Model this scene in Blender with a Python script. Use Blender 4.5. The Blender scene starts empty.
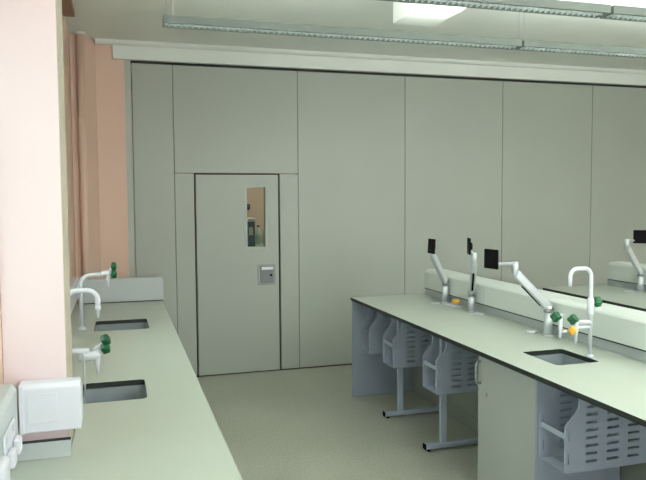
import bpy, bmesh, math, random
from mathutils import Vector, Matrix
random.seed(4)
sc = bpy.context.scene
col = sc.collection
PI = math.pi

# ------------------------------------------------------------------ materials
def lin(c):
    return tuple(((v/255.0)/12.92 if v/255.0 <= .04045 else (((v/255.0)+.055)/1.055)**2.4) for v in c)

def mat(name, rgb, rough=.5, metal=0.0, var=.05, scale=6.0, bump=0.0, bscale=120.0, spec=.5, emit=None, estr=0.0):
    m = bpy.data.materials.new(name); m.use_nodes = True
    nt = m.node_tree; nd = nt.nodes; b = nd['Principled BSDF']
    c = lin(rgb)
    tc = nd.new('ShaderNodeTexCoord'); nz = nd.new('ShaderNodeTexNoise')
    nz.inputs['Scale'].default_value = scale; nz.inputs['Detail'].default_value = 3
    nt.links.new(tc.outputs['Object'], nz.inputs['Vector'])
    rp = nd.new('ShaderNodeValToRGB')
    rp.color_ramp.elements[0].position = .3; rp.color_ramp.elements[1].position = .7
    rp.color_ramp.elements[0].color = tuple(max(0, v*(1-var)) for v in c)+(1,)
    rp.color_ramp.elements[1].color = tuple(min(1, v*(1+var)) for v in c)+(1,)
    nt.links.new(nz.outputs['Fac'], rp.inputs['Fac']); nt.links.new(rp.outputs['Color'], b.inputs['Base Color'])
    b.inputs['Roughness'].default_value = rough; b.inputs['Metallic'].default_value = metal
    b.inputs['Specular IOR Level'].default_value = spec
    if bump > 0:
        n2 = nd.new('ShaderNodeTexNoise'); n2.inputs['Scale'].default_value = bscale
        nt.links.new(tc.outputs['Object'], n2.inputs['Vector'])
        bp = nd.new('ShaderNodeBump'); bp.inputs['Strength'].default_value = bump; bp.inputs['Distance'].default_value = .002
        nt.links.new(n2.outputs['Fac'], bp.inputs['Height']); nt.links.new(bp.outputs['Normal'], b.inputs['Normal'])
    if emit:
        b.inputs['Emission Color'].default_value = lin(emit)+(1,); b.inputs['Emission Strength'].default_value = estr
    return m

def speckle(name, base, dark, light, rough):
    m = bpy.data.materials.new(name); m.use_nodes = True
    nt = m.node_tree; nd = nt.nodes; b = nd['Principled BSDF']
    tc = nd.new('ShaderNodeTexCoord')
    n1 = nd.new('ShaderNodeTexNoise'); n1.inputs['Scale'].default_value = 70; n1.inputs['Detail'].default_value = 4
    n2 = nd.new('ShaderNodeTexNoise'); n2.inputs['Scale'].default_value = 1.3
    nt.links.new(tc.outputs['Object'], n1.inputs['Vector']); nt.links.new(tc.outputs['Object'], n2.inputs['Vector'])
    r = nd.new('ShaderNodeValToRGB'); e = r.color_ramp.elements
    e[0].position = .34; e[0].color = lin(dark)+(1,); e[1].position = .66; e[1].color = lin(light)+(1,)
    k = e.new(.5); k.color = lin(base)+(1,)
    nt.links.new(n1.outputs['Fac'], r.inputs['Fac'])
    mx = nd.new('ShaderNodeMixRGB'); mx.blend_type = 'MULTIPLY'; mx.inputs['Fac'].default_value = .25
    nt.links.new(r.outputs['Color'], mx.inputs['Color1']); nt.links.new(n2.outputs['Fac'], mx.inputs['Color2'])
    nt.links.new(mx.outputs['Color'], b.inputs['Base Color'])
    b.inputs['Roughness'].default_value = rough
    return m

def glass(name, tint=(235, 245, 240)):
    m = bpy.data.materials.new(name); m.use_nodes = True
    nt = m.node_tree; nd = nt.nodes; nd.clear()
    o = nd.new('ShaderNodeOutputMaterial'); t = nd.new('ShaderNodeBsdfTransparent'); g = nd.new('ShaderNodeBsdfGlossy')
    t.inputs['Color'].default_value = lin(tint)+(1,); g.inputs['Roughness'].default_value = .02
    f = nd.new('ShaderNodeFresnel'); f.inputs['IOR'].default_value = 1.18
    x = nd.new('ShaderNodeMixShader')
    nt.links.new(f.outputs[0], x.inputs[0]); nt.links.new(t.outputs[0], x.inputs[1]); nt.links.new(g.outputs[0], x.inputs[2])
    nt.links.new(x.outputs[0], o.inputs[0])
    return m

M = dict(
    peach=mat('peach_paint', (220, 190, 172), .6, var=.02, scale=2, bump=.08),
    column=mat('pale_pink_paint', (217, 199, 201), .55, var=.015, scale=3, bump=.08),
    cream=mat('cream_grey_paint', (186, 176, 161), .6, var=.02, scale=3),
    ceiling=mat('white_ceiling_paint', (228, 234, 229), .8, var=.015, scale=2),
    beam=mat('white_beam_paint', (220, 227, 221), .6, var=.015, scale=3),
    panel=mat('grey_partition_laminate', (162, 169, 160), .42, var=.02, scale=1.2, bump=.04, bscale=300),
    seal=mat('black_rubber_seal', (22, 24, 22), .7),
    joint=mat('grey_aluminium_joint', (112, 116, 110), .5, metal=.3),
    postgrey=mat('grey_post_paint', (172, 180, 172), .5),
    floor=speckle('speckled_vinyl', (176, 178, 164), (164, 166, 152), (188, 190, 176), .42),
    top=mat('pale_grey_laminate', (178, 186, 175), .33, var=.015, scale=4),
    core=mat('black_laminate_core', (26, 32, 30), .5),
    blue=mat('pale_blue_grey_laminate', (146, 156, 170), .5, var=.03, scale=3),
    bluemetal=mat('pale_blue_grey_metal', (158, 168, 184), .45, metal=.0, var=.03, scale=4),
    cab=mat('grey_cabinet_laminate', (164, 169, 165), .45, var=.03, scale=3),
    modesty=mat('grey_green_back_board', (128, 132, 122), .6),
    white=mat('white_plastic', (210, 212, 221), .38, var=.015),
    trunk=mat('white_trunking_plastic', (204, 211, 206), .4, var=.015, scale=2),
    greytrunk=mat('grey_trunking_plastic', (178, 186, 187), .45, var=.015, scale=2),
    tap=mat('white_tap_enamel', (206, 210, 216), .25, var=.01),
    green=mat('green_knob_plastic', (4, 80, 44), .3, var=.12, scale=40),
    yellow=mat('yellow_plastic', (222, 170, 60), .4),
    steel=mat('brushed_steel', (176, 182, 184), .3, metal=.85, var=.05, scale=30),
    silver=mat('silver_arm_paint', (198, 204, 208), .32, metal=.45, var=.03, scale=20),
    black=mat('black_plastic', (8, 8, 9), .8, spec=.15),
    sink=mat('grey_sink_resin', (132, 142, 146), .35, var=.05, scale=20),
    alu=mat('grey_luminaire_metal', (108, 117, 112), .5, metal=.0, var=.03),
    louvre=mat('bright_louvre_aluminium', (208, 216, 216), .3, metal=.4),
    tube=mat('lit_fluorescent_tube', (240, 244, 236), .4, emit=(236, 250, 240), estr=3.0),
    platgrey=mat('satin_grey_plate', (142, 148, 148), .45, metal=.2),
    recgrey=mat('dull_grey_recess', (118, 124, 126), .5, metal=.2),
    teal=mat('teal_cupboard_paint', (34, 84, 96), .45, var=.08),
    sill=mat('white_window_frame', (225, 228, 226), .4),
    brown=mat('brown_blind_box', (140, 106, 88), .6),
    glass=glass('clear_glass'),
    palegreen=mat('pale_green_plastic', (186, 206, 190), .4),
)

# ------------------------------------------------------------------ mesh builder
class B:
    def __init__(s, origin=(0, 0, 0)):
        s.bm = bmesh.new(); s.o = Vector(origin)
    def _v(s, p): return s.bm.verts.new(Vector(p)-s.o)
    def box(s, x0, x1, y0, y1, z0, z1, mi=0):
        v = [s._v((x, y, z)) for z in (z0, z1) for y in (y0, y1) for x in (x0, x1)]
        for q in ((0, 2, 3, 1), (4, 5, 7, 6), (0, 1, 5, 4), (2, 6, 7, 3), (0, 4, 6, 2), (1, 3, 7, 5)):
            f = s.bm.faces.new([v[i] for i in q]); f.material_index = mi
        return s
    def prism(s, pts, vec, mi=0):                      # pts: planar 3-D outline, swept by vec
        vec = Vector(vec)
        a = [s._v(p) for p in pts]; b = [s._v(Vector(p)+vec) for p in pts]
        n = len(a)
        fs = [s.bm.faces.new(a), s.bm.faces.new(b[::-1])]
        for i in range(n): fs.append(s.bm.faces.new([a[i], b[i], b[(i+1) % n], a[(i+1) % n]]))
        for f in fs: f.material_index = mi
        return s
    def tube(s, pts, r, n=14, cap=True, lobes=0, mi=0):  # r: number or list
        pts = [Vector(p) for p in pts]
        rs = r if isinstance(r, (list, tuple)) else [r]*len(pts)
        rings = []; up = None
        for i, p in enumerate(pts):
            if i == 0: t = pts[1]-p
            elif i == len(pts)-1: t = p-pts[i-1]
            else: t = (pts[i+1]-p).normalized()+(p-pts[i-1]).normalized()
            t.normalize()
            if up is None:
                up = Vector((0, 0, 1)) if abs(t.z) < .9 else Vector((1, 0, 0))
            x = up-t*up.dot(t)
            if x.length < 1e-6: x = Vector((0, 1, 0))-t*t.y
            x.normalize(); y = t.cross(x); up = x
            ring = []
            for k in range(n):
                a = 2*PI*k/n; q = rs[i]*(1+(.16*math.cos(lobes*a) if lobes else 0))
                ring.append(s._v(p+x*math.cos(a)*q+y*math.sin(a)*q))
            rings.append(ring)
        for a, b in zip(rings, rings[1:]):
            for k in range(n):
                f = s.bm.faces.new([a[k], a[(k+1) % n], b[(k+1) % n], b[k]]); f.smooth = True; f.material_index = mi
        if cap:
            for rg in (rings[0][::-1], rings[-1]):
                f = s.bm.faces.new(rg); f.material_index = mi
        return s
    def plate(s, outer, holes, base, ux, uy, thick, mi_face=0, mi_edge=0):
        # outline + holes in 2-D (ux, uy) from base, given thickness along ux x uy
        base, ux, uy = Vector(base), Vector(ux), Vector(uy); w = ux.cross(uy)*thick
        def P(q, k): return base+ux*q[0]+uy*q[1]+w*k
        loops = [outer]+holes
        for k in (0, 1):
            es = []; rings = []
            for L in loops:
                vs = [s._v(P(q, k)) for q in L]; rings.append(vs)
                for i in range(len(vs)): es.append(s.bm.edges.new([vs[i], vs[(i+1) % len(vs)]]))
            r = bmesh.ops.triangle_fill(s.bm, use_beauty=True, use_dissolve=False, edges=es)
            for f in r['geom']:
                if isinstance(f, bmesh.types.BMFace): f.material_index = mi_face
            if k == 0: lo = rings
            else: hi = rings
        for a, b in zip(lo, hi):
            n = len(a)
            for i in range(n):
                f = s.bm.faces.new([a[i], a[(i+1) % n], b[(i+1) % n], b[i]]); f.material_index = mi_edge
        return s
    def build(s, name, mats, parent=None, bevel=0.0, seg=2, smooth=False):
        bmesh.ops.recalc_face_normals(s.bm, faces=s.bm.faces[:])
        me = bpy.data.meshes.new(name); s.bm.to_mesh(me); s.bm.free()
        for m in (mats if isinstance(mats, (list, tuple)) else [mats]): me.materials.append(m)
        o = bpy.data.objects.new(name, me); col.objects.link(o)
        if parent is not None: o.parent = parent
        else: o.location = s.o
        if bevel > 0:
            b = o.modifiers.new('edge', 'BEVEL'); b.width = bevel; b.segments = seg; b.limit_method = 'ANGLE'; b.angle_limit = math.radians(40)
            b.harden_normals = False
        return o

def rrect(x0, x1, y0, y1, r, n=5):
    pts = []
    for cx, cy, a0 in ((x1-r, y0+r, -90), (x1-r, y1-r, 0), (x0+r, y1-r, 90), (x0+r, y0+r, 180)):
        for i in range(n+1):
            a = math.radians(a0+90*i/n); pts.append((cx+r*math.cos(a), cy+r*math.sin(a)))
    return pts

def arc(c, r, a0, a1, u, v, n=8):
    c, u, v = Vector(c), Vector(u), Vector(v)
    return [c+u*r*math.cos(math.radians(a0+(a1-a0)*i/n))+v*r*math.sin(math.radians(a0+(a1-a0)*i/n)) for i in range(n+1)]

def empty(name, loc, label=None, cat=None, group=None, kind=None):
    o = bpy.data.objects.new(name, None); o.empty_display_size = .1; col.objects.link(o); o.location = loc
    return tag(o, label, cat, group, kind)

def tag(o, label=None, cat=None, group=None, kind=None):
    if label: o['label'] = label
    if cat: o['category'] = cat
    if group: o['group'] = group
    if kind: o['kind'] = kind
    return o

def struct(b, name, m, label=None, bevel=0.0):
    return tag(b.build(name, m, None, bevel), label, None, None, 'structure')

def copy_thing(o, loc, label):
    r = o.copy(); col.objects.link(r); r.location = loc; r['label'] = label
    for ch in list(o.children):
        c = ch.copy(); col.objects.link(c); c.parent = r
        for g in list(ch.children):
            d = g.copy(); col.objects.link(d); d.parent = c
    return r

# ------------------------------------------------------------------ the room
D = 6.714          # face of the folding partition
CEIL = 3.22
TOP = .8836        # bench height
XW = -.378         # window wall face

struct(B().box(-.7, 8.2, -4, 10.6, -.1, 0), 'floor', M['floor'], 'speckled beige green vinyl floor')
struct(B().box(-.7, 8.2, -4, 10.6, CEIL, CEIL+.1), 'ceiling', M['ceiling'], 'plain white ceiling')
# window wall on the left, with two window openings
w = B(); X0 = -.62
def wseg(y0, y1, z0, z1): w.box(X0, XW, y0, y1, z0, z1)
SILL, HEAD = 1.22, 2.42
wseg(-4, 10.6, 0, SILL); wseg(-4, 10.6, HEAD, CEIL)
wseg(-4, -2.2, SILL, HEAD); wseg(2.425, 3.05, SILL, HEAD); wseg(4.75, 10.6, SILL, HEAD)
struct(w, 'wall_left', M['peach'], 'peach painted window wall')
for i, (y0, y1) in enumerate(((-2.2, 2.425), (3.05, 4.75))):
    t = empty('window_%d' % (i+1), (X0+.08, (y0+y1)/2, SILL), 'white framed window in the peach wall', kind='structure')
    o = (X0+.08, (y0+y1)/2, SILL); f = B(o)
    nb = 3 if i == 0 else 2
    f.box(X0+.05, X0+.10, y0, y1, SILL, SILL+.06).box(X0+.05, X0+.10, y0, y1, HEAD-.06, HEAD)
    for k in range(nb+1):
        yy = y0+(y1-y0-.06)*k/nb; f.box(X0+.05, X0+.10, yy, yy+.06, SILL+.06, HEAD-.06)
    f.build('window_frame', M['sill'], t, .004)
    B(o).box(X0+.072, X0+.078, y0+.06, y1-.06, SILL+.06, HEAD-.06).build('window_glass', M['glass'], t)
struct(B().box(8.0, 8.2, -4, 10.6, 0, CEIL), 'wall_right', M['peach'], 'peach wall at the far right end')
# column standing proud of the window wall
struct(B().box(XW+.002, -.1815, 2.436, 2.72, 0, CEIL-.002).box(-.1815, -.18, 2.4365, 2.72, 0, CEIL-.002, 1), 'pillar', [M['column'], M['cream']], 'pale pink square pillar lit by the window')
# pipe casing and splay in the far corner
pc = B()
pc.tube([(-.285, 6.43, 0), (-.285, 6.43, 3.2)], .036, 20)
struct(pc, 'wall_pipe', M['peach'], 'peach painted pipe in the far left corner')
struct(B().tube([(-.285, 6.43, 2.50), (-.285, 6.43, 2.515)], .0385, 20), 'trim_3', M['peach'], 'joint ring around the peach pipe')
struct(B().tube([(-.285, 6.43, 3.20), (-.285, 6.43, CEIL-.001)], .045, 20), 'trim_4', M['beam'], 'white collar at the head of the peach pipe')
nib = B().prism([(XW+.002, 6.46, 0), (-.262, 6.46, 0), (-.168, 6.70, 0), (.066, 6.70, 0), (.066, 6.85, 0), (XW+.002, 6.85, 0)], (0, 0, CEIL-.002))
struct(nib, 'wall_far', M['peach'], 'peach wall return beside the grey partition')
struct(B().box(XW+.002, XW+.09, 5.05, 5.75, 3.178, CEIL-.002), 'trim_5', M['brown'], 'brown box at the top of the window wall', .004)
# beam and cornice over the partition
struct(B().box(-.015, 8.0, 6.67, 6.86, 3.055, 3.18), 'beam', M['beam'], 'white painted beam above the partition', .004)
struct(B().prism([(-.165, 6.63, 3.2), (-.165, 6.625, 3.212), (-.165, 6.62, CEIL-.001), (-.165, 6.86, CEIL-.001), (-.165, 6.86, 3.18), (-.165, 6.66, 3.18), (-.165, 6.64, 3.19)], (8.16, 0, 0)),
       'trim_1', M['beam'], 'white cornice strip between beam and ceiling')
struct(B().box(.146, 8.0, D+.012, D+.08, 3.03, 3.055), 'trim_2', M['seal'], 'black track gap above the partition')
struct(B().box(.066, .086, D-.02, D+.1, 0, 3.055), 'trim_6', M['peach'], 'peach edge strip at the partition end')
struct(B().box(.086, .142, D-.012, D+.1, 0, 3.055), 'trim_7', M['postgrey'], 'grey end post of the partition')
# bulkhead under the ceiling
struct(B().box(1.92, 2.24, -2, 4.62, 3.0, CEIL-.002), 'ceiling_bulkhead', M['ceiling'], 'white boxed duct under the ceiling', .006)

# folding partition
wb = empty('wall_back', (0, D, 0), 'grey folding partition of tall panels', kind='structure')
OB = (0, D, 0); ZT = 3.03; g = .004
xs = [.527+.0, 1.7557, 2.9274, 4.0991, 5.2708, 6.4425, 7.6142]
def pan(x0, x1, z0, z1): B(OB).box(x0+g, x1-g, D, D+.08, z0, z1).build('panel', M['panel'], wb, .003)
pan(.146, xs[0], .012, ZT)
for a, b in zip(xs[1:], xs[2:]): pan(a, b, .012, ZT)
pan(xs[-1], 8.0, .012, ZT)
DL, DR, DT = .7224, 1.5516, 1.9936
pan(xs[0], xs[1], DT+.012, ZT)
pan(xs[0], DL-.008, .012, DT+.006); pan(DR+.008, xs[1], .012, DT+.006)
B(OB).box(.146, 8.0, D+.004, D+.07, 0, .012).box(.146, 8, D+.03, D+.05, 0.012, DT*.0+.013).build('floor_seal', M['seal'], wb)
jt = B(OB)
for x in xs: jt.box(x-.008, x+.008, D+.004, D+.07, .012, ZT)
jt.build('joint_strip', M['joint'], wb)
# pass door
d1 = empty('door_1', ((DL+DR)/2, D, 0), 'grey pass door set in the partition', kind='structure'); OD = ((DL+DR)/2, D, 0)
VX0, VX1, VZ0, VZ1 = 1.222, 1.416, 1.266, 1.87
B(OD).plate([(DL+.006, .012), (DR-.006, .012), (DR-.006, DT-.004), (DL+.006, DT-.004)], [[(VX0, VZ0), (VX0, VZ1), (VX1, VZ1), (VX1, VZ0)]],
            (0, D+.05, 0), (1, 0, 0), (0, 0, 1), .05).build('door_leaf', M['panel'], d1)
sf = B(OD)
sf.box(DL-.008, DL+.0, D+.006, D+.07, 0.012, DT+.01).box(DR, DR+.008, D+.006, D+.07, 0.012, DT+.01).box(DL-.008, DR+.008, D+.006, D+.07, DT+.0, DT+.010)
sf.build('door_frame', M['seal'], d1)
vf = B(OD); q = .012
vf.box(VX0-q, VX0+q*.5, D-.006, D+.056, VZ0-q, VZ1+q).box(VX1-q*.5, VX1+q, D-.006, D+.056, VZ0-q, VZ1+q)
vf.box(VX0+q*.5, VX1-q*.5, D-.006, D+.056, VZ0-q, VZ0+q*.5).box(VX0+q*.5, VX1-q*.5, D-.006, D+.056, VZ1-q*.5, VZ1+q)
vf.build('vision_frame', M['postgrey'], d1, .002)
B(OD).box(VX0, VX1, D+.022, D+.028, VZ0, VZ1).build('vision_glass', M['glass'], d1)
hp = B(OD).box(1.327, 1.513, D-.006, D, .885, 1.097).build('handle_plate', M['platgrey'], d1, .003)
h2 = B(OD); h2.box(1.352, 1.49, D-.012, D-.005, .905, 1.078); h2.build('handle_recess', M['recgrey'], hp, .003)
h3 = B(OD); h3.box(1.362, 1.48, D-.03, D-.012, 1.040, 1.068); h3.build('lever_handle', M['louvre'], hp, .004)
B(OD).tube([(1.46, D-.02, .985), (1.46, D-.006, .985)], .012).build('lock_cylinder', M['black'], hp)

# the room beyond the door glass
struct(B().box(-.4, 8, 9.6, 9.75, 0, CEIL), 'wall_beyond', M['peach'], 'peach wall seen through the door glass')
tc = empty('storage_cupboard', (1.52, 8.6, 0), 'teal cupboard with a white top seen through the door glass', 'cupboard'); oc = (1.52, 8.6, 0)
B(oc).box(1.40, 1.635, 8.4, 8.8, 0.002, 1.47).build('body', M['teal'], tc, .005)
B(oc).box(1.39, 1.642, 8.39, 8.81, 1.47, 1.51).build('top', M['white'], tc, .005)
B(oc).box(1.555, 1.605, 8.396, 8.4, 1.30, 1.40).build('paper_label', M['palegreen'], tc)
B(oc).box(1.42, 1.62, 8.392, 8.4, .08, 1.22).build('door', M['teal'], tc, .003)
lb = empty('side_table', (2.1, 9.0, 0), 'pale side table beside the teal cupboard beyond the glass', 'table'); ob = (2.1, 9.0, 0)
B(ob).box(1.70, 2.7, 8.7, 9.3, 1.12, 1.15).build('tabletop', M['palegreen'], lb, .004)
for lx in (1.73, 2.64):
    for ly in (8.73, 9.23): B(ob).box(lx, lx+.04, ly, ly+.04, 0.002, 1.12).build('leg', M['white'], lb)
for k, (bx, by, r, hh, m, lab) in enumerate(((1.765, 8.85, .04, .26, 'palegreen', 'pale green bottle on the side table close to the teal cupboard'),
                                        (1.862, 8.80, .05, .30, 'white', 'white bottle on the side table, behind the glass at the right'))):
    t = empty('bottle', (bx, by, 1.151), lab, 'bottle', 'bottles beyond the door glass'); oo = (bx, by, 1.151)
    B(oo).tube([(bx, by, 1.151), (bx, by, 1.151+hh*.65), (bx, by, 1.151+hh*.8), (bx, by, 1.151+hh*.88)], [r, r, r*.45, r*.4], 20).build('body', M[m], t)
    B(oo).tube([(bx, by, 1.151+hh*.88), (bx, by, 1.151+hh)], r*.46, 16).build('cap', M['joint'], t)
wf = empty('wall_hook', (1.77, 9.6, 1.68), 'small dark hook on the peach wall above the teal cupboard', 'hook'); oh = (1.77, 9.6, 1.68)
B(oh).box(1.745, 1.795, 9.58, 9.6, 1.60, 1.68).build('plate', M['black'], wf, .004)
B(oh).tube([(1.77, 9.58, 1.64), (1.77, 9.53, 1.63), (1.77, 9.52, 1.66)], .01).build('peg', M['black'], wf)

# ------------------------------------------------------------------ benches
def worktop(origin, outer, holes, name, label, cat='worktop'):
    return tag(B(origin).plate(outer, holes, (0, 0, TOP-.026), (1, 0, 0), (0, 1, 0), .026, 0, 1).build(name, [M['top'], M['core']]), label, cat)

def sink(x0, x1, y0, y1, label):
    t = empty('sink', ((x0+x1)/2, (y0+y1)/2, TOP-.20), label, 'sink', 'sinks set into the benches'); o = t.location[:]
    zt = TOP-.027; b = B(o); dz = .15; r = .03
    rim_o = rrect(x0-.02, x1+.02, y0-.02, y1+.02, .035); top = rrect(x0+.004, x1-.004, y0+.004, y1-.004, r); bot = rrect(x0+.02, x1-.02, y0+.02, y1-.02, r)
    rings = [[b._v((p[0], p[1], z)) for p in L] for L, z in ((rim_o, zt-dz-.01), (rim_o, zt), (top, zt), (bot, zt-dz))]
    n = len(top)
    for a, c in zip(rings, rings[1:]):
        for i in range(n):
            f = b.bm.faces.new([a[i], a[(i+1) % n], c[(i+1) % n], c[i]])
    b.bm.faces.new(rings[-1]); b.bm.faces.new(rings[0][::-1])
    b.build('basin', M['sink'], t)
    cx, cy = (x0+x1)/2, (y0+y1)/2
    B(o).tube([(cx, cy, zt-dz+.001), (cx, cy, zt-dz+.005)], .03, 18).tube([(cx, cy, zt-dz+.004), (cx, cy, zt-dz+.007)], .018, 18, mi=1).build('drain', [M['steel'], M['black']], t)
    return t

S1 = (-.172, .182, 4.70, 5.10); S2 = (-.176, .103, 3.032, 3.367); S3 = (2.148, 2.412, 2.975, 3.30)
rr = lambda s: rrect(*s, .022, 4)[::-1]
CX, CY0, CY1 = -.177, 2.433, 2.723
left_outer = [(XW+.002, -.2), (.348, -.2), (.348, 5.975), (XW+.002, 5.975), (XW+.002, CY1), (CX, CY1), (CX, CY0), (XW+.002, CY0)]
worktop((0, 3, TOP), left_outer, [rr(S1), rr(S2)], 'worktop', 'long pale grey worktop with two sinks under the window wall')
sink(*S1, 'far grey sink in the left worktop beyond the pillar')
sink(*S2, 'near grey sink in the left worktop beside the pillar')
# frame under the left worktop
lf = empty('lab_bench', (.2, 3, 0), 'grey panels carrying the long worktop under the window wall', 'lab bench')
B((.2, 3, 0)).box(.30, .318, -.15, 5.95, .06, TOP-.027).build('front_panel', M['cab'], lf)
for y in (0.0, 2.0, 4.3, 5.93): B((.2, 3, 0)).box(-.35, .298, y, y+.018, .002, TOP-.027).build('support_panel', M['cab'], lf)
# upstand round the pillar and along the wall
us = B((-.27, 2.42, TOP)); z0, z1 = TOP+.001, TOP+.062
us.box(XW+.02, -.172, 2.416, 2.431, z0, z1-.004).box(XW+.02, -.172, 2.4155, 2.4315, z1-.004, z1, 1)
us.box(XW+.002, XW+.018, 0, 2.431, z0, z1-.004).box(XW+.002, XW+.0185, 0, 2.431, z1-.004, z1, 1)
tag(us.build('upstand', [M['greytrunk'], M['core']]), 'low grey upstand where the left worktop meets the pillar', 'upstand')

# trunking on the window wall, wrapped round the pillar front
tk = empty('dado_trunking', (-.25, 2.4, 1.0), 'white cable trunking box wrapped round the foot of the lit pillar', 'cable trunking'); ot = (-.25, 2.4, 1.0)
prof = [(0, .988), (0, 1.135), (.012, 1.150), (.052, 1.152), (.052, .988)]
b = B(ot); b.prism([(-.324, 2.376+p[0]*1.08, p[1]) for p in prof], (.190, 0, 0)); b.build('cover', M['white'], tk, .004)
B(ot).box(-.3245, -.310, 2.371, 2.376, .986, 1.150).build('end_strip', M['white'], tk, .002)
B(ot).box(-.300, -.208, 2.3735, 2.3762, 1.020, 1.118).build('blank_plate', M['white'], tk, .001)
B(ot).box(-.178, -.134, 2.4325, 2.50, .988, 1.112).build('side_return', M['white'], tk, .004)
tw = empty('dado_trunking', (-.35, 1.2, 1.0), 'grey white cable trunking along the window wall at the left edge', 'cable trunking'); ow = (-.35, 1.2, 1.0)
B(ow).prism([(XW+.002, 0, .955), (-.328, 0, .955), (-.328, 0, 1.14), (-.340, 0, 1.16), (XW+.002, 0, 1.162)], (0, 2.368, 0)).build('cover', M['greytrunk'], tw, .004)
sk = empty('wall_socket', (-.328, 2.17, 1.03), 'white double socket with two plugs on the wall trunking, left edge of the photo', 'socket'); os_ = (-.328, 2.17, 1.03)
B(os_).box(-.3275, -.320, 2.06, 2.25, .975, 1.085).build('plate', M['white'], sk, .003)
B(os_).box(-.3195, -.316, 2.09, 2.11, 1.055, 1.075).build('rocker_switch', M['white'], sk, .002)
B(os_).box(-.3195, -.316, 2.20, 2.22, 1.055, 1.075).build('rocker_switch', M['white'], sk, .002)
for y in (2.10, 2.21):
    B(os_).box(-.3195, -.298, y-.026, y+.026, .985, 1.035).build('plug', M['white'], sk, .008)
pa = empty('plug_adaptor', (-.328, 1.98, 1.0), 'rounded white plug adaptor at the bottom left corner', 'adaptor'); op = (-.328, 1.98, 1.0)
B(op).box(-.3275, -.298, 1.90, 1.995, .955, 1.06).build('casing', M['white'], pa, .014, 4)
B(op).tube([(-.313, 1.95, .957), (-.313, 1.95, .93), (-.31, 1.88, .90), (-.31, 1.5, .892)], .005, 8).build('cable', M['white'], pa)

# low trunking box across the far end of the left worktop
te = empty('end_trunking', (0, 6.03, TOP), 'grey trunking box across the far end of the left worktop', 'cable trunking'); oe = (0, 6.03, TOP)
o2 = [(XW+.06, TOP+.006), (.356, TOP+.006), (.356, 1.05), (.353, 1.065), (.343, 1.078), (.325, 1.086), (XW+.06, 1.086)]
B(oe).prism([(x, 5.982, z) for x, z in o2], (0, .09, 0)).build('cover', M['greytrunk'], te, .004)
B(oe).box(XW+.06, .352, 5.985, 6.065, .80, TOP+.006).build('base_strip', M['core'], te)
B(oe).box(.30, .34, 5.99, 6.06, 0.002, .80).build('support_post', M['cab'], te)
tp2 = empty('dado_trunking', (-.35, 4.4, 1.0), 'white end of wall trunking behind the far taps', 'cable trunking'); o3 = (-.35, 4.4, 1.0)
B(o3).prism([(XW+.002, 2.9, .955), (-.328, 2.9, .955), (-.328, 2.9, 1.10), (-.340, 2.9, 1.12), (XW+.002, 2.9, 1.12)], (0, 3.05, 0)).build('cover', M['white'], tp2, .004)
B(o3).box(-.3275, -.300, 5.70, 5.85, .965, 1.085).build('socket_box', M['white'], tp2, .006)

# ---- island benches
TX = 2.60
def island(dx, flabel, wlabel, tlabel, holes):
    o = (2.25+dx, 3.0, 0)
    outer = [(1.9367+dx, .6), (2.632+dx, .6), (2.632+dx, 5.6248), (1.9367+dx, 5.6248)]
    worktop((2.25+dx, 3, TOP), outer, holes, 'worktop', wlabel)
    t = empty('lab_bench', o, flabel, 'lab bench')
    B(o).box(1.946+dx, 2.53+dx, 5.60, 5.620, .002, TOP-.027).build('end_panel', M['blue'], t, .002)
    B(o).box(2.53+dx, 2.548+dx, .65, 5.598, .10, TOP-.027).build('back_panel', M['modesty'], t)
    B(o).box(2.526+dx, 2.552+dx, .65, 5.598, .002, .10).build('plinth', M['modesty'], t)
    for y in ((4.22, 4.97, 1.9) if dx == 0 else (4.22, 4.97)):
        lg = B(o).box(2.105+dx, 2.150+dx, y-.016, y+.016, .055, TOP-.027).build('leg', M['bluemetal'], t, .003)
        B(o).box(1.992+dx, 2.50+dx, y-.022, y+.022, .018, .055).build('foot', M['bluemetal'], lg, .006)
        B(o).box(1.984+dx, 1.992+dx, y-.022, y+.022, .018, .055).build('end_cap', M['black'], lg, .002)
        B(o).tube([(2.02+dx, y, .0015), (2.02+dx, y, .019)], .014, 14).build('levelling_foot', M['black'], lg)
    # trunking on the back of the worktop
    tt = empty('bench_trunking', (TX+.08+dx, 3, TOP), tlabel, 'cable trunking'); oo = (TX+.08+dx, 3, TOP)
    pr = [(TX, .952), (TX, 1.092), (TX+.008, 1.103), (TX+.03, 1.117), (TX+.155, 1.121), (TX+.165, 1.11), (TX+.165, .952)]
    B(oo).prism([(x+dx, .7, z) for x, z in pr], (0, 4.835, 0)).build('cover', M['trunk'], tt, .004)
    B(oo).box(2.634+dx, 2.75+dx, .65, 5.575, .80, .952).build('upstand', M['greytrunk'], tt)
    B(oo).box(TX+.004+dx, TX+.16+dx, .7, 5.53, .945, .9525).build('shadow_gap_strip', M['core'], tt)  # black strip put in as the shadow line below the trunking cover
    for y in (2.1, 3.3, 4.5): B(oo).box(TX-.0012+dx, TX+.001+dx, y, y+.004, .957, 1.082).build('joint_cover', M['greytrunk'], tt)
    for y in (.8, 5.4): B(oo).box(2.66+dx, 2.72+dx, y, y+.06, .002, .80).build('support_post', M['modesty'], tt)
    return t
island(0, 'pale blue grey end panel and legs carrying the middle bench', 'pale worktop of the middle bench with black edge and one sink',
       'white cable trunking along the back of the middle bench', [rr(S3)])
island(1.95, 'panels and legs carrying the second bench at the right edge', 'pale worktop of the second bench behind, at the right edge',
       'white cable trunking on the second bench behind, at the right edge', [])
sink(*S3, 'grey sink in the middle bench below the swan neck tap')

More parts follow.
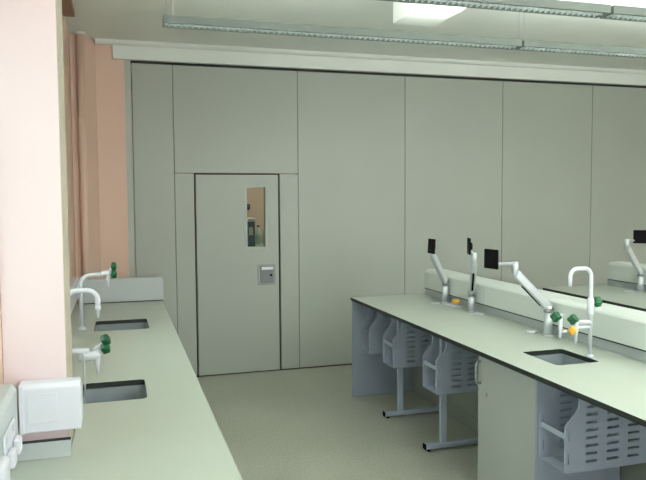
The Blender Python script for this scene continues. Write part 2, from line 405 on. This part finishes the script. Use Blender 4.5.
# ---- cabinet under the sink
cb = empty('sink_cabinet', (2.3, 3.24, 0), 'grey cupboard with a lock under the sink of the middle bench', 'cabinet'); oc = (2.3, 3.24, 0)
B(oc).box(2.03, 2.50, 2.957, 3.527, .10, .118).build('bottom_shelf', M['cab'], cb)
B(oc).box(2.50, 2.518, 2.957, 3.527, .10, TOP-.03).build('cupboard_back', M['cab'], cb)
for y, xf in ((2.940, 2.008), (3.528, 2.03)): B(oc).box(xf, 2.52, y, y+.016, .05, TOP-.03).build('side_panel', M['blue'], cb)
B(oc).box(2.05, 2.50, 2.96, 3.52, .002, .10).build('plinth', M['modesty'], cb)
dr = B(oc).box(2.010, 2.028, 2.960, 3.533, .06, TOP-.032).build('door', M['cab'], cb, .002)
hd = B(oc); hd.tube([(2.009, 3.505, .795), (1.985, 3.505, .79), (1.978, 3.505, .77), (1.978, 3.505, .69), (1.985, 3.505, .67), (2.009, 3.505, .665)], .006, 10)
hd.build('handle', M['steel'], dr)
B(oc).tube([(2.0095, 3.44, .615), (2.002, 3.44, .615)], .011, 14).build('lock', M['steel'], dr)

# ---- perforated cradles hanging under the worktop (outline in x, z)
def cradle_plate(b, y):
    out = [(2.02, .435), (2.03, .425), (2.50, .425), (2.51, .435), (2.51, TOP-.03), (2.095, TOP-.03), (2.095, .745), (2.088, .725), (2.030, .668), (2.02, .65)]
    holes = []
    for c in range(4):
        for r in range(9):
            x = 2.136+.122*c; z = .466+.0385*r
            if x+.07 > 2.505 or z > .80: continue
            holes.append([(x, z), (x, z+.013), (x+.07, z+.013), (x+.07, z)])
    holes += [[(2.036, z), (2.036, z+.05), (2.042, z+.05), (2.042, z)] for z in (.47, .58)]
    b.plate(out, holes, (0, y, 0), (1, 0, 0), (0, 0, 1), .010)
    return b
def make_cradle(label):
    o = (2.26, 0, .425)
    t = empty('perforated_cradle', o, label, 'under-bench cradle', 'perforated cradles hanging under the middle bench')
    cradle_plate(B(o), -.10).build('side_plate', M['bluemetal'], t)
    cradle_plate(B(o), .103).build('side_plate', M['bluemetal'], t)
    s = B(o); s.box(2.024, 2.028, -.0995, .0925, .590, .617)
    s.build('front_strap', M['bluemetal'], t)
    B(o).box(2.20, 2.49, -.0995, .0925, .427, .431).build('base_tray', M['bluemetal'], t)
    B(o).box(2.024, 2.090, -.0995, .0925, .427, .430).build('base_tray', M['bluemetal'], t)
    return t
c0 = make_cradle('large perforated cradle nearest the camera, right of the grey cupboard')
c0.location = (2.26, 2.835, .425)
for y, lab in ((4.22, 'perforated cradle over the leg just left of the grey cupboard'),
               (4.97, 'perforated cradle over the middle leg, second from the end panel'),
               (5.492, 'perforated cradle right beside the blue grey end panel')):
    copy_thing(c0, (2.26, y, .425), lab)

# ------------------------------------------------------------------ monitor arms
def vesa(b, c, nrm, s=.059, t=.012):
    n = Vector(nrm).normalized(); u = Vector((0, 0, 1)).cross(n).normalized(); v = n.cross(u); c = Vector(c)
    b.prism([c+u*s*i+v*s*j-n*t/2 for i, j in ((-1, -1), (1, -1), (1, 1), (-1, 1))], n*t)
    return b
def obox(b, p0, p1, w, h, mi=0):                       # box bar from p0 to p1: width sideways, height in the upright plane
    p0, p1 = Vector(p0), Vector(p1); t = (p1-p0).normalized(); s = t.cross(Vector((0, 0, 1))).normalized(); u = s.cross(t)
    b.prism([p0+s*w*i+u*h*j for i, j in ((-.5, -.5), (.5, -.5), (.5, .5), (-.5, .5))], p1-p0, mi)
    return b
def monitor_arm(base, ptop, tip, jtop, plate_c, nrm, label, slot=True):
    t = empty('monitor_arm', base, label, 'monitor arm', 'monitor arms on the benches'); o = base
    base = Vector(base); tip = Vector(tip); top = Vector((base.x, base.y, ptop))
    B(o).tube([base, base+Vector((0, 0, .012))], .040, 24).build('base_disc', M['silver'], t, .002)
    p = B(o).tube([base+Vector((0, 0, .012)), top-Vector((0, 0, .03))], .027, 20).build('post', M['silver'], t)
    B(o).tube([top-Vector((0, 0, .03)), top+Vector((0, 0, .012))], .030, 20).build('collar', M['steel'], p)
    st = top+Vector((0, 0, -.005)); dr = (tip-st).normalized()
    a = obox(B(o), st+dr*.012, tip-dr*.005, .044, .054).build('spring_arm', M['silver'], t, .012, 3)
    s = dr.cross(Vector((0, 0, 1))).normalized(); u = s.cross(dr)
    L = (tip-st).length
    if slot: obox(B(o), st+dr*L*.16-u*.0275, st+dr*L*.72-u*.0275, .014, .006).build('cable_slot', M['black'], a)
    B(o).tube([tip-Vector((0, 0, .022)), (tip.x, tip.y, jtop)], .021, 18).build('swivel_joint', M['silver'], t)
    pc = Vector(plate_c); n = Vector(nrm).normalized()
    k = Vector((tip.x, tip.y, jtop-.012))
    bk = pc-n*.012
    B(o).tube([k, Vector((bk.x-n.x*.02, bk.y-n.y*.02, k.z)), Vector((bk.x, bk.y, (k.z*.6+bk.z*.4)))], .011, 12).build('link_rod', M['silver'], t)
    v = vesa(B(o), pc, n).build('mounting_plate', M['black'], t, .004)
    B(o).tube([pc-n*.006, pc-n*.022], .026, 18).build('tilt_hub', M['black'], v)
    return t
Z0 = TOP+.0008
monitor_arm((2.562, 5.05, Z0), 1.062, (2.398, 4.95, 1.295), 1.335, (2.385, 4.94, 1.366), (-1, .0, .05),
            'silver monitor arm on the middle bench nearest the grey partition', False)
monitor_arm((2.555, 4.60, Z0), 1.035, (2.45, 4.38, 1.290), 1.352, (2.412, 4.385, 1.402), (-1, .38, 0),
            'upright silver monitor arm with plate seen edge on, middle of the bench')
monitor_arm((2.558, 3.64, Z0), 1.065, (2.314, 3.635, 1.290), 1.358, (2.150, 3.635, 1.380), (-1, -.2, 0),
            'silver monitor arm with long link rod beside the bench sink')
monitor_arm((4.512, 5.05, Z0), 1.062, (4.313, 5.0, 1.300), 1.375, (4.425, 4.965, 1.395), (-.55, -.83, 0),
            'silver monitor arm on the second bench behind, at the right edge', False)

def grommet(x, y, label):
    t = empty('cable_grommet', (x, y, Z0), label, 'grommet', 'cable grommets in the worktops'); o = (x, y, Z0)
    B(o).tube([(x, y, Z0), (x, y, Z0+.006), (x, y, Z0+.009)], [.04, .04, .034], 24).build('ring', M['white'], t)
    B(o).tube([(x, y, Z0+.009), (x, y, Z0+.011)], .022, 20).build('cover', M['trunk'], t)
grommet(2.47, 5.06, 'round white cable grommet left of the arm nearest the partition')
grommet(2.585-.035, 4.48, 'round white cable grommet right of the upright monitor arm')
grommet(2.53, 3.78, 'round white cable grommet left of the arm beside the bench sink')
grommet(4.45, 5.12, 'round white cable grommet on the second bench behind')

# small gas outlet between the first two arms
go = empty('gas_outlet', (2.55, 4.85, Z0), 'low white gas outlet with yellow knobs between two monitor arms', 'gas outlet'); og = (2.55, 4.85, Z0)
B(og).box(2.515, 2.575, 4.80, 4.95, Z0, Z0+.014).build('base', M['white'], go, .005)
for y in (4.82, 4.86):
    k = B(og).tube([(2.55, y, Z0+.014), (2.55, y, Z0+.032)], .010, 12).build('stem', M['white'], go)
    B(og).tube([(2.55, y, Z0+.026), (2.55, y, Z0+.030), (2.55, y, Z0+.055), (2.55, y, Z0+.06)], [.012, .021, .021, .014], 20, lobes=4).build('knob', M['yellow'], go)

# ------------------------------------------------------------------ taps
def knob(o, c, d, r, parent, L=.032):
    c = Vector(c); d = Vector(d).normalized()
    return B(o).tube([c, c+d*L*.15, c+d*L*.85, c+d*L], [r*.7, r, r*.95, r*.6], 24, lobes=4).build('green_knob', M['green'], parent)

# far left tap: riser, horizontal arm, double green knob
def tap_far():
    x, y = -.25, 4.79
    t = empty('bench_tap', (x, y, Z0), 'white tap with two green knobs behind the far left sink', 'tap', 'white laboratory taps'); o = (x, y, Z0)
    B(o).tube([(x, y, Z0), (x, y, Z0+.01), (x, y, Z0+.022)], [.028, .028, .018], 20).build('base_flange', M['tap'], t)
    p = [(x, y, Z0+.02), (x, y, 1.19)]+arc((x+.06, y, 1.19), .06, 180, 90, (1, 0, 0), (0, 0, 1))[1:]+[(-.11, y, 1.255)]
    B(o).tube(p, .0135, 16).build('spout', M['tap'], t)
    h = B(o).tube([(-.115, y, 1.255), (-.11, y, 1.255), (-.07, y, 1.262), (-.062, y, 1.264)], [.013, .0175, .0175, .013], 18).build('valve_body', M['tap'], t)
    B(o).tube([(-.075, y, 1.25), (-.075, y, 1.215), (-.075, y, 1.205), (-.075, y, 1.165)], [.013, .012, .009, .006], 14).build('nozzle', M['tap'], h)
    for z in (1.304, 1.250):
        B(o).tube([(-.075, y, 1.262), (-.048, y, z)], .008, 10).build('valve_stem', M['tap'], h)
        knob(o, (-.052, y, z), (1, -.3, .0), .025, h)
tap_far()
def tap_swan_left():
    x, y = -.25, 3.46
    t = empty('bench_tap', (x, y, Z0), 'plain white swan neck tap just beyond the pillar', 'tap', 'white laboratory taps'); o = (x, y, Z0)
    B(o).tube([(x, y, Z0), (x, y, Z0+.01), (x, y, Z0+.022)], [.028, .028, .018], 20).build('base_flange', M['tap'], t)
    p = [(x, y, Z0+.02), (x, y, 1.265)]+arc((x+.05, y, 1.265), .05, 180, 90, (1, 0, 0), (0, 0, 1))[1:]+arc((-.155, y, 1.265), .05, 90, 0, (1, 0, 0), (0, 0, 1))+[(-.105, y, 1.235)]
    s = B(o).tube(p, .0125, 16).build('spout', M['tap'], t)
    B(o).tube([(-.105, y, 1.24), (-.105, y, 1.22), (-.105, y, 1.215), (-.105, y, 1.178)], [.015, .015, .009, .006], 14).build('nozzle', M['tap'], s)
tap_swan_left()
def tap_near():
    x, y = -.25, 3.22
    t = empty('bench_tap', (x, y, Z0), 'low white tap with twin green knobs over the near left sink', 'tap', 'white laboratory taps'); o = (x, y, Z0)
    B(o).tube([(x, y, Z0), (x, y, Z0+.01), (x, y, Z0+.022)], [.028, .028, .018], 20).build('base_flange', M['tap'], t)
    B(o).tube([(x, y, Z0+.02), (x, y, 1.03)]+arc((x+.045, y, 1.03), .045, 180, 90, (1, 0, 0), (0, 0, 1))[1:]+[(-.14, y, 1.072)], .012, 16).build('spout', M['tap'], t)
    h = B(o).tube([(-.19, y, 1.038), (-.175, y, 1.045), (-.11, y, 1.05), (-.092, y, 1.058)], [.012, .020, .022, .014], 18).build('valve_body', M['tap'], t)
    B(o).tube([(-.105, y, 1.05), (-.105, y, 1.01), (-.105, y, 1.0), (-.105, y, .958)], [.014, .013, .008, .005], 14).build('nozzle', M['tap'], h)
    for z, dz, xx in ((1.110, .4, -.084), (1.075, .25, -.086)):
        B(o).tube([(-.135, y, 1.06), (xx+.008, y, z)], .008, 10).build('valve_stem', M['tap'], h)
        knob(o, (xx, y, z), (1, -.2, dz), .023, h, .036)
    B(o).tube([(-.235, y-.03, 1.072), (-.17, y-.03, 1.072), (-.163, y-.03, 1.066), (-.161, y-.03, 1.05), (-.160, y-.03, .872)], .0035, 10).build('thin_pipe', M['tap'], t)
tap_near()
def tap_right():
    x, y = 2.428, 3.08
    # stands beyond the sink's back edge
    t = empty('bench_tap', (x, y, Z0), 'tall white swan neck tap with green knobs at the middle bench sink', 'tap', 'white laboratory taps'); o = (x, y, Z0)
    B(o).tube([(x, y, Z0), (x, y, Z0+.008), (x, y, Z0+.016)], [.022, .022, .016], 20).build('base_flange', M['tap'], t)
    p = [(x, y, Z0+.01), (x, y, 1.325)]+arc((x-.042, y, 1.325), .042, 0, 90, (1, 0, 0), (0, 0, 1))[1:]+arc((2.338, y, 1.325), .042, 90, 180, (1, 0, 0), (0, 0, 1))+[(2.296, y, 1.275)]
    B(o).tube(p, .0112, 16).build('spout', M['tap'], t)
    v = B(o).tube([(x, y, 1.112), (x, y, 1.122), (x, y, 1.20), (x, y, 1.21)], [.013, .018, .018, .013], 18).build('valve_body', M['tap'], t)
    B(o).tube([(x, y, 1.184), (x+.03, y-.01, 1.184)], .009, 12).build('valve_stem', M['tap'], v)
    knob(o, (x+.018, y-.008, 1.184), (1, -.3, .1), .0255, v, .036)
    a = B(o).tube([(x, y, 1.075), (x-.03, y, 1.078), (2.34, y, 1.078)], .0115, 14).tube([(x, y, 1.05), (2.36, y, 1.05), (2.332, y, 1.05)], .0095, 14).build('side_arm', M['tap'], t)
    B(o).tube([(2.337, y, 1.098), (2.337, y, 1.03), (2.337, y, 1.02), (2.337, y, .965)], [.013, .013, .010, .008], 14).build('nozzle', M['tap'], a)
    knob(o, (2.315, y-.012, 1.098), (-1, -.7, .1), .0255, a, .036)
    B(o).tube([(2.335, y, 1.035), (2.235, y, 1.035)], .008, 12).build('link_pipe', M['tap'], t)
    n2 = B(o).tube([(2.239, y, 1.13), (2.239, y, 1.05), (2.239, y, 1.04), (2.239, y, 1.0)], [.012, .012, .009, .007], 14).build('outlet', M['tap'], t)
    knob(o, (2.215, y-.010, 1.117), (-1, -.4, .1), .0255, n2, .036)
    B(o).tube([(2.318, y-.012, 1.042), (2.29, y-.03, 1.042), (2.285, y-.033, 1.042)], [.014, .022, .012], 20, lobes=4).build('yellow_disc', M['yellow'], t)
tap_right()

# ------------------------------------------------------------------ suspended luminaires
def luminaire(x0, x1, y, label, wires):
    zb, zt = 2.772, 2.816; hw = .060
    o = ((x0+x1)/2, y, zb)
    t = empty('pendant_luminaire', o, label, 'ceiling light', 'suspended linear lights')
    h = B(o)
    h.box(x0, x1, y-hw, y-hw+.006, zb, zt).box(x0, x1, y+hw-.006, y+hw, zb, zt)
    h.box(x0, x0+.006, y-hw+.006, y+hw-.006, zb, zt).box(x1-.006, x1, y-hw+.006, y+hw-.006, zb, zt)
    h.box(x0+.006, x1-.006, y-hw+.006, y-hw+.018, zb, zb+.004).box(x0+.006, x1-.006, y+hw-.018, y+hw-.006, zb, zb+.004)
    h.build('housing', M['alu'], t)
    l = B(o); n = int((x1-x0)/.035)
    for i in range(1, n):
        xx = x0+(x1-x0)*i/n; l.box(xx-.0025, xx+.0025, y-hw+.018, y+hw-.018, zb+.001, zb+.020)
    l.box(x0+.01, x1-.01, y-.002, y+.002, zb+.0015, zb+.019)
    l.build('louvre', M['louvre'], t)
    B(o).tube([(x0+.03, y, zb+.034), (x1-.03, y, zb+.034)], .008, 12).build('fluorescent_tube', M['tube'], t)
    for wx in wires:
        for s in (-.02, .02):
            B(o).tube([(wx+s, y+hw-.003, zt-.02), (wx+s, y+hw-.003, CEIL-.001)], .0009, 6).build('suspension_wire', M['alu'], t)
    return t
def uplight(x0, x1, y, power):
    L = bpy.data.lights.new('tube_and_fill_light', 'AREA'); L.shape = 'RECTANGLE'; L.size = x1-x0-.1; L.size_y = .08
    L.energy = power; L.color = (1.0, 1.0, .96)
    ob_ = bpy.data.objects.new('tube_and_fill_light', L); col.objects.link(ob_); ob_.location = ((x0+x1)/2, y, 2.835); ob_.rotation_euler = (PI, 0, 0)
J1, J2 = 2.655, 2.665
LW = 1.0
specs = [(.278, J1-.01, 4.16, 'far suspended light bar at the left, with its square end showing', (.32,), 10),
         (J1+.01, 5.7, 4.16, 'far suspended light bar continuing to the right edge', (J1+.06,), 20),
         (.45, J2-.01, 3.30, 'near suspended light bar entering at the top of the photo', (.5,), 9),
         (J2+.01, 5.7, 3.30, 'near suspended light bar at the top right corner', (J2+.06,), 18)]
for x0, x1, y, lab, wr, pw in specs:
    luminaire(x0, x1, y, lab, wr); uplight(x0, x1, y, pw*LW)

# ------------------------------------------------------------------ light
for y in (1.5, 0.1, -1.4):                              # added unseen uplights over and behind the camera, raising the ambient light
    for x0, x1 in ((1.1, 3.1), (3.2, 5.6)): uplight(x0, x1, y, 70)
def area(name, loc, rot, sx, sy, e, c):
    L = bpy.data.lights.new(name, 'AREA'); L.shape = 'RECTANGLE'; L.size = sx; L.size_y = sy; L.energy = e; L.color = c
    o = bpy.data.objects.new(name, L); col.objects.link(o); o.location = loc; o.rotation_euler = rot
    return o
# daylight at the two windows (outside the panes, facing in)
area('window_daylight', (-.72, .1, (SILL+HEAD)/2), (0, -PI/2, 0), HEAD-SILL, 4.6, 5, (1.0, .95, .98))
area('window_daylight', (-.72, 3.9, (SILL+HEAD)/2), (0, -PI/2, 0), HEAD-SILL, 1.6, 10, (1.0, .98, .96))
area('far_room_fill', (2.0, 8.2, 3.1), (0, 0, 0), 1.2, .3, 26, (1, .88, .70))  # unseen light added to brighten the room beyond the door glass
wd = bpy.data.worlds.new('daylight'); sc.world = wd; wd.use_nodes = True
bg = wd.node_tree.nodes['Background']; bg.inputs['Color'].default_value = (.93, .955, .965, 1); bg.inputs['Strength'].default_value = 3.0

# ------------------------------------------------------------------ camera
f, yaw, pit, roll = 681.7296, .2914, -.0606, -.0065
F = Vector((math.sin(yaw)*math.cos(pit), math.cos(yaw)*math.cos(pit), math.sin(pit)))
R = Vector((math.cos(yaw), -math.sin(yaw), 0)); U = R.cross(F)
R, U = R*math.cos(roll)+U*math.sin(roll), U*math.cos(roll)-R*math.sin(roll)
cd = bpy.data.cameras.new('camera'); cam = bpy.data.objects.new('camera', cd); col.objects.link(cam)
cd.sensor_width = 36; cd.lens = f*36/646; cd.clip_start = .02
m = Matrix((R, U, -F)).transposed().to_4x4(); m.translation = Vector((0, 0, 1.75)); cam.matrix_world = m
sc.camera = cam
sc.view_settings.view_transform = 'Standard'; sc.view_settings.look = 'None'; sc.view_settings.gamma = 1
sc.view_settings.use_curve_mapping = False; sc.view_settings.exposure = 0.12
